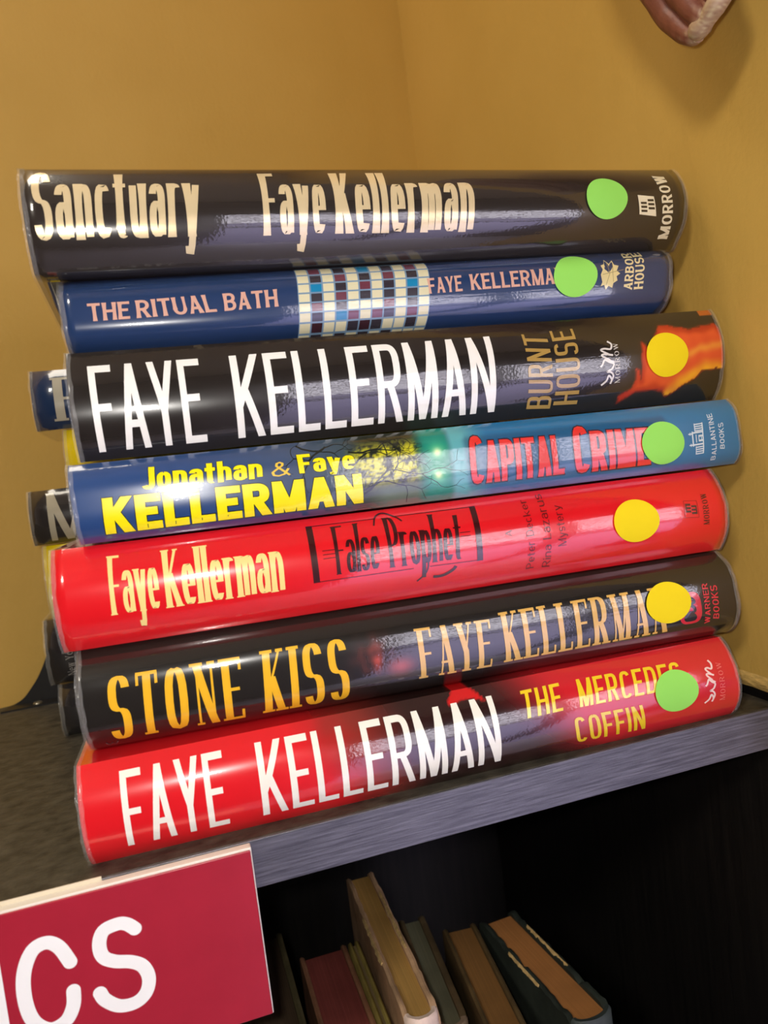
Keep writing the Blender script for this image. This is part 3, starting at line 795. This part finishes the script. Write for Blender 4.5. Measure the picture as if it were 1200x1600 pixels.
# 5 ---- red book
b = front('false', 'bright red hardcover with narrow cream author name and black framed title on its spine')
b.build(lambda u, v: (226, 26, 34))
cream = (248, 222, 140)
b.text('author_lettering', [('Faye', (0.0684, 0.325, 0.134, 0.325, 0.1349, 0.875, 0.0695, 0.883)), ('Kellerman', (0.1384, 0.317, 0.300, 0.319, 0.3027, 0.865, 0.1388, 0.873))], LATIN2, cream)
blk = (62, 16, 18)
b.text('title_lettering', [('False', (0.3713, 0.403, 0.4351, 0.403, 0.4432, 0.899, 0.3725, 0.89)), ('Prophet', (0.4481, 0.396, 0.5576, 0.378, 0.5656, 0.871, 0.4486, 0.914))], LATIN3, blk)
qf = (0.3407, 0.355, 0.586, 0.336, 0.5898, 0.912, 0.3412, 0.919)
fl = [([(0.008, -.01), (.008, 1.01)], .0011, 0), ([(.992, -.01), (.992, 1.01)], .0011, 0), ([(0, 1), (.40, 1)], 0, .00014), ([(.50, 1), (1, 1)], 0, .00014), ([(0, 0), (.58, .01)], 0, .00014), ([(.68, .01), (1, 0)], 0, .00014)]
for y in (.55, .48, .41): fl.append(([(.06, y), (.13, y)], 0, .00014))
for y in (.56, .49): fl.append(([(.88, y), (.945, y)], 0, .00014))
fl.append((cr([(.38, .88), (.40, 1.03), (.45, 1.08), (.52, .98), (.55, .9)], 6), .0003, .0003))
fl.append((cr([(.64, .3), (.67, .1), (.655, -.1), (.60, -.25)], 6), .0003, .0003))
fl.append((cr([(.70, -.2), (.76, -.2), (.82, -.12), (.84, -.05)], 6), .0006, .0006))
b.lines('title_frame', fl, blk, qf)
b.text('subtitle_lettering', [('Peter Decker', (0.6697, 0.148, 0.6735, 0.923, 0.6618, 0.919, 0.6573, 0.146)), ('Rina Lazarus', (0.6961, 0.133, 0.7011, 0.957, 0.6872, 0.954, 0.6834, 0.14)), ('Mystery', (0.722, 0.358, 0.7234, 0.814, 0.711, 0.818, 0.7084, 0.357)), ('A', (0.6371, 0.546, 0.6378, 0.616, 0.6277, 0.619, 0.627, 0.548))], ITAL, (110, 22, 24))
b.text('publisher_lettering', [('MORROW', (0.9668, 0.352, 0.9689, 0.736, 0.9593, 0.729, 0.9565, 0.362))], dict(ROMAN, stem=.2, w=.5), (96, 22, 24))
ql = (0.9492, 0.462, 0.9493, 0.66, 0.9269, 0.675, 0.9245, 0.479)
b.lines('publisher_emblem', [([(0, 0), (1, 0)], .0001, .0001), ([(1, 0), (1, 1)], .0001, .0001), ([(1, 1), (0, 1)], .0001, .0001), ([(0, 1), (0, 0)], .0001, .0001)], (140, 24, 28), ql)
pl = []
for r, (a0, a1) in enumerate(((.52, .92), (.08, .48))):
    for i in range(3): pl.append([(.2 + .2 * i + .1 * (1 - r), a0), (.33 + .2 * i + .1 * (1 - r), a0), (.33 + .2 * i + .1 * (1 - r), a1), (.2 + .2 * i + .1 * (1 - r), a1)])
    pl.append([(.2 + .1 * (1 - r), (a1 - .1) if r == 0 else a0), (.73 + .1 * (1 - r), (a1 - .1) if r == 0 else a0), (.73 + .1 * (1 - r), a1 if r == 0 else a0 + .1), (.2 + .1 * (1 - r), a1 if r == 0 else a0 + .1)])
b.polys('emblem_bars', pl, (80, 20, 22), ql, 0.00014)
b.dot(0.8408, 0.522, .0094, M_doty, 'round yellow price sticker')

# 6 ---- black book with golden letters
b = front('stone', 'black hardcover with golden yellow title letters, second from the bottom of the front stack')
def stcol(u, v):
    c = (36, 33, 30)
    d = math.hypot((u - .405) * 9, (v - .50) * 1.3); k = math.exp(-(d / .22) ** 2) * (.5 + .9 * nz(u * 70, v * 9, 8))
    d2 = math.hypot((u - .44) * 9, (v - .36) * 2); k = max(k, math.exp(-(d2 / .2) ** 2) * .8)
    return mixc(c, (196, 76, 62), k)
b.build(stcol, 260, 56)
gold = (246, 188, 44)
b.text('title_lettering', [('STONE', (0.029, 0.098, 0.215, 0.078, 0.2184, 0.737, 0.0349, 0.745)), ('KISS', (0.236, 0.09, 0.3652, 0.08, 0.3681, 0.749, 0.2427, 0.752))], dict(FAT, stem=.15), gold)
b.text('author_lettering', [('FAYE', (0.4659, 0.173, 0.5822, 0.163, 0.5859, 0.697, 0.4666, 0.723)), ('KELLERMAN', (0.5984, 0.185, 0.8751, 0.205, 0.8775, 0.74, 0.5985, 0.745))], FAT, (226, 178, 92))
b.text('publisher_lettering', [('WARNER', (0.9476, 0.216, 0.9505, 0.696, 0.9403, 0.7, 0.9382, 0.22)), ('BOOKS', (0.9641, 0.253, 0.9662, 0.657, 0.9537, 0.663, 0.9535, 0.267))], dict(SMALLSANS, stem=.2, w=.62), (206, 44, 58))
E_ = sup(0.893, 0.25, 0.934, 0.63, 0, 360, 3.2, 28)[:-1]
b.polys('publisher_emblem', [[(.9135, .44), E_[i], E_[(i + 1) % 28]] for i in range(28)], (206, 34, 52))
b.lines('emblem_bars', [(cr([(.905, .56), (.918, .55), (.921, .50), (.905, .48), (.918, .46), (.921, .40), (.905, .37)], 6), .0007, .0007)], (46, 30, 32), None, 0.00018)
b.lines('small_lettering', [([(.022, .075), (.026, .03), (.030, .06), (.034, .03), (.038, .075)], .0002, .0002)], (110, 100, 100))
b.dot(0.8773, 0.545, .0094, M_doty, 'round yellow price sticker')

# 7 ---- red and dark book at the bottom
b = front('merc', 'red hardcover fading to dark brown with tall white letters, bottom book resting on the shelf')
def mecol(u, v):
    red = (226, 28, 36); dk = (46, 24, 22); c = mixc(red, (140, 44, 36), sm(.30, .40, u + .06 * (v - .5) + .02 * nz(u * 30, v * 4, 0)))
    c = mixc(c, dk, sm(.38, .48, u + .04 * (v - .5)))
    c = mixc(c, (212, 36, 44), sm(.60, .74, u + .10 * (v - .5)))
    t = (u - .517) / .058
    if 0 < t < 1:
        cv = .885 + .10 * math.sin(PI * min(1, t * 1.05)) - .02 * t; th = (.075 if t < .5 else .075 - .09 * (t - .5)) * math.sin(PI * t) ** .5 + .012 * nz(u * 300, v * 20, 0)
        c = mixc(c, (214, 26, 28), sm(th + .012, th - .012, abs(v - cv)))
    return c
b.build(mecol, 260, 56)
b.text('author_lettering', [('FAYE', (0.0514, 0.165, 0.1839, 0.150, 0.1864, 0.898, 0.0531, 0.897)), ('KELLERMAN', (0.2294, 0.150, 0.5828, 0.145, 0.5851, 0.888, 0.2319, 0.9))], SANS, (250, 246, 232))
b.text('title_lettering', [('THE', (0.6238, 0.591, 0.6892, 0.594, 0.6955, 0.878, 0.6312, 0.875)), ('MERCEDES', (0.717, 0.589, 0.8945, 0.56, 0.9026, 0.844, 0.7246, 0.875)), ('COFFIN', (0.709, 0.147, 0.8292, 0.120, 0.8209, 0.461, 0.7024, 0.484))], NARR, (246, 212, 40))
b.text('publisher_lettering', [('MORROW', (0.9707, 0.283, 0.9741, 0.754, 0.9659, 0.757, 0.961, 0.291))], dict(ROMAN, gap=.18), (232, 110, 108))
wm_script(b, (0.9539, 0.285, 0.9594, 0.751, 0.9408, 0.775, 0.932, 0.30), (246, 214, 206))
b.dot(0.8843, 0.53, .0093, M_dotg, 'round green price sticker', 1.0)

# ------------------------------------------------------------------ rear stack
G2 = 'hardcovers lying in the rear stack'
def rear(label, x0, z0, z1, col, bulge=.006, y=.163, L=.235, **k):
    b = Book('hardcover_book', label, G2, (x0, y, z1), (x0 - .0006, y, z0), (x0 + L, y, z1), (x0 + L, y, z0), bulge, 2.4, .083)
    b.build(lambda u, v: col, 20, 20, **k); return b
b = rear('plain black hardcover, bottom of the rear stack behind the gold-lettered book', -.0950, 0, .0262, (40, 38, 40))
b = rear('black hardcover with tiny white print, resting on the bottom book of the rear stack', -.0975, .0270, .0594, (38, 36, 38))
b.text('small_lettering', [('New York', (.052, .12, .052, .62, .036, .62, .036, .12))], ROMAN, (150, 146, 142))
b = rear('bright yellow hardcover between two black books of the rear stack, behind the red book', -.0925, .0602, .0962, (226, 196, 20))
b = rear('black hardcover with a pale letter M at its left end, in the rear stack', -.0955, .0970, .1238, (44, 40, 40))
b.text('title_lettering', [('MO', (.034, .06, .20, .06, .20, .93, .034, .93))], dict(stem=.12, bar=.1, w=.4, gap=.16, thin=.8, sq=3), (176, 168, 148))
b = rear('yellow hardcover lying right under the dark blue book of the rear stack', -.0752, .1246, .1522, (232, 202, 20))
b = rear('dark blue hardcover with a silvery letter F, topmost of the rear stack', -.0865, .1530, .1822, (32, 52, 88))
b.text('title_lettering', [('FAYE', (.038, .13, .33, .13, .33, .85, .038, .85))], dict(stem=.15, bar=.06, serif=.04, hair=.05, w=.32, gap=.10), (188, 182, 166))

# ------------------------------------------------------------------ bookend behind the stacks
t = thing('bookend', 'black metal bookend with a screw in its foot, left of the stacks', 'bookend', (-.1348, .2478, 0))
out = cr([(-.001, .0), (.0063, .0032), (.0124, .0095), (.0176, .0165), (.0238, .0285), (.030, .045), (.036, .07)], 5)
bm = bmesh.new(); poly = out + [(.045, .07), (.045, 0)]
a = [bm.verts.new((x, -.0006, z)) for x, z in poly]; c = [bm.verts.new((x, .0006, z)) for x, z in poly]
bm.faces.new(a[::-1]); bm.faces.new(c)
for i in range(len(poly)): bm.faces.new((a[i], a[(i + 1) % len(poly)], c[(i + 1) % len(poly)], c[i]))
M_black = flat_mat('black_enamel', (22, 20, 20), 0.45, 0.4, 300, 0.2)
frombm('upright', bm, M_black, t)
bm = bmesh.new(); prism(bm, [(-.004, -.0125), (.045, -.0125), (.045, -.0007), (.000, -.0007)], 0.0, 0.0009); frombm('foot', bm, M_black, t)
bm = bmesh.new()
M_steel = flat_mat('worn_steel', (150, 144, 128), 0.35, 0.5, metal=0.8)
# domed screw head lying on the foot
rings = [(0.0028, 0.0009), (0.0026, 0.0014), (0.0018, 0.0018), (0.0010, 0.0016)]
pv = []
for r, z in rings: pv.append([bm.verts.new((.0155 + r * math.cos(2 * PI * k / 20), -.0070 + r * math.sin(2 * PI * k / 20), z)) for k in range(20)])
for i in range(3):
    for k in range(20): bm.faces.new((pv[i][k], pv[i][(k + 1) % 20], pv[i + 1][(k + 1) % 20], pv[i + 1][k]))
bm.faces.new(pv[3])
frombm('screw', bm, M_steel, t, smooth=True)

# ------------------------------------------------------------------ sign clipped on the shelf front
t = thing('shelf_sign', 'crimson acrylic sign with white capital letters mounted on the front of the shelf', 'sign', (-.0600, -.0035, -.0565))
X0, X1, H_ = -.115, .0383, .0562
bm = bmesh.new(); box(bm, X0, X1, -.0005, .0030, 0, H_); frombm('backing_plate', bm, flat_mat('white_acrylic', (236, 230, 218), .4, .5), t, bevel=.0003)
bm = bmesh.new(); box(bm, X0, X1 - .0004, -.0013, -.0005, .0004, H_ - .0006)
M_red = flat_mat('crimson_acrylic', (172, 38, 56), .25, .5, 60, .05, coat=1.0)
frombm('front_panel', bm, M_red, t, bevel=.0003)
bm = bmesh.new(); box(bm, X0, -.0075, .0030, .0034, .004, H_ + .0012); frombm('paper_card', bm, flat_mat('paper_card', (226, 214, 190), .8, .2), t)
CL = [(-0.0791, -0.0205), (-0.0815, -0.0151), (-0.0847, -0.0127), (-0.0888, -0.014), (-0.0919, -0.0199), (-0.0928, -0.0277), (-0.0915, -0.0351), (-0.0875, -0.0391), (-0.0828, -0.0381), (-0.0801, -0.0341), (-0.0794, -0.0295)]
SL = [(-0.0597, -0.0158), (-0.0618, -0.0137), (-0.0644, -0.0129), (-0.0687, -0.0139), (-0.0704, -0.0178), (-0.0698, -0.0218), (-0.0667, -0.0242), (-0.0621, -0.0258), (-0.059, -0.0282), (-0.0578, -0.0323), (-0.0591, -0.0365), (-0.0625, -0.0388), (-0.0673, -0.0384), (-0.071, -0.0353), (-0.0722, -0.0326)]
IL = [(-0.0999, -0.0135), (-0.0999, -0.0388)]
M_wl = flat_mat('white_vinyl', (250, 248, 244), .35, .4)
def roundstroke(name, pts, r, par):
    P = cr(pts, 6) if len(pts) > 2 else pts
    P = [(x + .0600, z + .0565) for x, z in P]
    o = ([], []); ribbon(o, P, r, r)
    V_ = [(x, -.00138, z) for x, z in o[0]]; Fs = list(o[1])
    for (x, z) in (P[0], P[-1]):
        k = len(V_); V_.append((x, -.00145, z)); V_ += [(x + r * math.cos(2 * PI * i / 24), -.00145, z + r * math.sin(2 * PI * i / 24)) for i in range(24)]
        Fs += [(k, k + 1 + i, k + 1 + (i + 1) % 24) for i in range(24)]
    ob = pyd(name, V_, Fs, M_wl, par, smooth=False)
    return ob
for nm, L_ in (('letter_i', IL), ('letter_c', CL), ('letter_s', SL)):
    roundstroke('sign_letter', L_, .00205, t)

# ------------------------------------------------------------------ wall ornament, upper right
t = thing('wall_ornament', 'reddish brown ridged ceramic ornament with a chipped pale tip, hanging high on the right wall', 'ornament', (.178, -.0045, .2945))
def lobe(pts, radii, name):
    P = cr(pts, 7); Rr = [r[0] for r in cr([(r,) for r in radii], 7)]
    vs_, fs, cs = [], [], []; N = 18
    for i, p in enumerate(P):
        a_, b_ = Vector(P[max(0, i - 1)]), Vector(P[min(len(P) - 1, i + 1)]); d = (b_ - a_).normalized()
        s1 = d.cross(Vector((1, 0, 0))).normalized(); s2 = d.cross(s1)
        for k in range(N):
            an = 2 * PI * k / N; rr = Rr[i] * (1 + .05 * noise.noise((p[1] * 200, p[2] * 200, k * .5)))
            vs_.append(Vector(p) + s1 * rr * math.cos(an) + s2 * rr * math.sin(an) * 1.1); 
            tt = i / (len(P) - 1); f = 1.0 if name == 'chipped_tip' else sm(.74, 1.0, tt + .16 * noise.noise((k * .9, i * .4, pts[0][1] * 90)))
            g = .5 + .5 * noise.noise((p[1] * 300 + k, p[2] * 300, 3))
            cs.append(mixc(mixc((96, 48, 36), (142, 84, 66), g), mixc((196, 176, 140), (150, 112, 90), .5 + .9 * noise.noise((k * .8, i * 1.1, 7))), f))
    for i in range(len(P) - 1):
        for k in range(N): fs.append((i * N + k, i * N + (k + 1) % N, (i + 1) * N + (k + 1) % N, (i + 1) * N + k))
    fs.append(tuple(range(N))[::-1]); fs.append(tuple((len(P) - 1) * N + k for k in range(N)))
    me = bpy.data.meshes.new(name); me.from_pydata([tuple(v) for v in vs_], [], fs)
    at = me.color_attributes.new('Col', 'FLOAT_COLOR', 'POINT'); fl_ = []
    for c in cs: fl_ += [*lin(c), 1]
    at.data.foreach_set('color', fl_); me.update()
    return link(name, me, M_orn, t, True, 60)
M_orn, nt, bs = newmat('glazed_terracotta')
at = nt.nodes.new('ShaderNodeAttribute'); at.attribute_name = 'Col'; nt.links.new(at.outputs[0], bs.inputs['Base Color'])
bs.inputs['Roughness'].default_value = .45
nt.links.new(bump_n(nt, noise_n(nt, coords(nt, (1, 1, 1)), 900, 3), .3, .0004), bs.inputs['Normal'])
# local = world - (.178,-.004,.30)
lobe([(-.014, .024, .080), (-.012, .020, .03), (-.008, .006, -.019), (-.008, -.0025, -.0330), (-.0085, -.0085, -.0400), (-.0085, -.0120, -.0425)], [.014, .012, .0058, .0048, .0036, .0018], 'ridge')
lobe([(-.018, .012, .080), (-.016, .010, .03), (-.010, -.003, -.016), (-.010, -.010, -.0290), (-.010, -.0155, -.0375), (-.010, -.0180, -.0405)], [.015, .012, .0060, .0048, .0036, .0018], 'ridge')
lobe([(-.012, .000, .080), (-.012, -.002, .03), (-.009, -.0115, -.015), (-.008, -.0175, -.0275), (-.008, -.0215, -.035), (-.008, -.0235, -.0375)], [.014, .011, .0058, .0045, .0034, .0016], 'ridge')
lobe([(-.005, -.010, .080), (-.006, -.012, .03), (-.004, -.0195, -.015), (-.004, -.0240, -.0265), (-.004, -.0265, -.0320), (-.004, -.0275, -.034)], [.011, .010, .0052, .0040, .0030, .0014], 'ridge')
lobe([(-.010, .018, .080), (-.010, .015, .03), (-.0075, .0015, -.0175), (-.0078, -.0062, -.0310), (-.0080, -.0120, -.0387), (-.0080, -.0150, -.0408)], [.012, .010, .0044, .0036, .0032, .0024], 'ridge')
lobe([(-.010, .006, .080), (-.010, .004, .03), (-.0075, -.0072, -.0155), (-.0075, -.0137, -.0282), (-.0080, -.0185, -.0362), (-.0080, -.0208, -.0388)], [.012, .010, .0044, .0036, .0032, .0024], 'ridge')
lobe([(-.0090, -.0100, -.0400), (-.0098, -.0135, -.0408), (-.0095, -.0175, -.0395), (-.0088, -.0215, -.0372), (-.0070, -.0250, -.0350), (-.0045, -.0285, -.0325)], [.0022, .0034, .0030, .0034, .0026, .0016], 'chipped_tip')
lobe([(.006, .03, .07), (.000, .005, .078), (.006, -.02, .07)], [.009, .012, .009], 'mounting_bar')

# ------------------------------------------------------------------ old books on the lower shelf
G3 = 'old books standing on the lower shelf'
def stand(label, x, y, ztop, thick, depth, cover, pagec, rz=0, lean=0, spine_col=None, cov_t=.0022, over=.003, torn=None):
    h = ztop - ZL
    t = thing('old_book', label, 'book', (x, y, ZL), 0, G3)
    t.rotation_euler = (0, lean, rz)
    mc = flat_mat('old_cover', cover, .75, .25, 60, .35, .4); ms = flat_mat('old_spine', spine_col or cover, .6, .35, 90, .25, .3)
    # covers hug the block; top edges a little frayed
    for sx in (-1, 1):
        vs_, fs = [], []; n = 26
        for i in range(n + 1):
            yy = depth * i / n
            fr = (torn or .0004) * noise.noise((i * .9, sx * 5, x * 40)); zt = h + min(0, fr * 1.5) - (.0025 * (i < 1) + .0025 * (i > n - 1))
            x0 = sx * (thick / 2 - cov_t); x1 = sx * thick / 2
            if torn and sx > 0: x1 += abs(fr) * .5
            for (xx, zz) in ((x0, 0), (x1, 0), (x1, zt - .0007), ((x0 + x1) / 2, zt), (x0, zt - .0007)): vs_.append((xx, yy, zz))
        for i in range(n):
            for k in range(5):
                a, b2 = i * 5 + k, i * 5 + (k + 1) % 5; fs.append((a, b2, b2 + 5, a + 5))
        fs.append((0, 1, 2, 3, 4)); fs.append(tuple(n * 5 + k for k in (4, 3, 2, 1, 0)))
        me = bpy.data.meshes.new('cover'); me.from_pydata(vs_, [], fs); bmx = bmesh.new(); bmx.from_mesh(me); bmesh.ops.recalc_face_normals(bmx, faces=bmx.faces); bmx.to_mesh(me); bmx.free()
        link('cover', me, mc, t, True, 50)
    # rounded spine at the front
    vs_, fs = [], []; n = 10
    for z in (0, h * .97, h - .0012, h):
        for i in range(n + 1):
            a = PI * i / n; k = 1 - .12 * (z == h)
            vs_.append((-math.cos(a) * thick / 2 * k, -math.sin(a) * .006 * k, z + (.0006 * noise.noise((i, x * 99, 2)) if z > h - .01 else 0)))
    for z in (h - .0004, 0):
        for i in range(n + 1):
            a = PI * i / n; vs_.append((-math.cos(a) * (thick / 2 - cov_t), -math.sin(a) * .006 * .6 + .0006, z))
    for r in range(5):
        for i in range(n): k = r * (n + 1) + i; fs.append((k, k + 1, k + n + 2, k + n + 1))
    pyd('spine', vs_, fs, ms, t, True, 50)
    if torn:
        for sx, f0, f1 in ((1, .35, .78), (-1, .30, .62)):
            vs_, fs = [], []; n = 22
            for i in range(n + 1):
                yy = depth * (f0 + (f1 - f0) * i / n); e = .0012 + .0016 * abs(noise.noise((i * .8, x * 70, sx))) * (0 < i < n)
                xc = sx * (thick / 2 - cov_t * (.5 if sx > 0 else 0)); zt = h - .0002 + .0004 * noise.noise((i * 1.3, 5, sx))
                vs_ += [(xc - e * .6, yy, zt - .0006), (xc, yy, zt + .0006), (xc + e * .6, yy, zt - .0008), (xc, yy, zt - .0012)]
            for i in range(n):
                for k in range(4): a, b2 = i * 4 + k, i * 4 + (k + 1) % 4; fs.append((a, b2, b2 + 4, a + 4))
            fs += [(0, 1, 2, 3), tuple(n * 4 + k for k in (3, 2, 1, 0))]
            pyd('torn_paper', vs_, fs, flat_mat('torn_paper', (204, 172, 116), .9, .1, 400, .3, .4), t, True, 50)
    bm = bmesh.new(); box(bm, -thick / 2 + cov_t, thick / 2 - cov_t, .0002, depth - over, .003, h - over)
    frombm('page_block', bm, page_mat('old_pages', tuple(q * .86 for q in pagec), pagec, 0), t)
    return t
stand('dark olive old book standing left of the red-edged book, partly behind the sign', -.0195, .030, -.122, .030, .122, (84, 76, 50), (90, 72, 54), cov_t=.0028)
stand('old book with red-stained page edges and pinkish cover on the lower shelf', .0115, .012, -.122, .0235, .114, (150, 104, 76), (150, 74, 66), rz=-.01)
stand('thin old book with a worn yellow-green cover beside the red-edged book', .0265, .025, -.1215, .0050, .100, (158, 140, 74), (150, 128, 90), rz=-.02, cov_t=.0016)
stand('tallest old book with golden yellowed pages and torn pinkish-cream jacket', .0376, .038, -.104, .0142, .116, (186, 150, 116), (196, 152, 84), rz=-.035, spine_col=(232, 206, 190), torn=.0022, cov_t=.0022)
stand('old book with grey-green pages and brown cover right of the yellowed one', .0625, .0790, -.145, .0152, .088, (112, 94, 66), (140, 138, 110), rz=-.095, spine_col=(172, 148, 124), cov_t=.0032)
stand('brown-paged old book with dark covers standing in the gap between its neighbours', .0800, .046, -.140, .0180, .094, (92, 74, 46), (146, 104, 58), rz=-.11, spine_col=(40, 46, 46))
stand('rightmost old book with orange-tan page edges and torn dark green covers', .1190, .050, -.140, .0210, .088, (44, 50, 44), (190, 128, 72), rz=.075, spine_col=(56, 64, 62), torn=.003, cov_t=.0028)
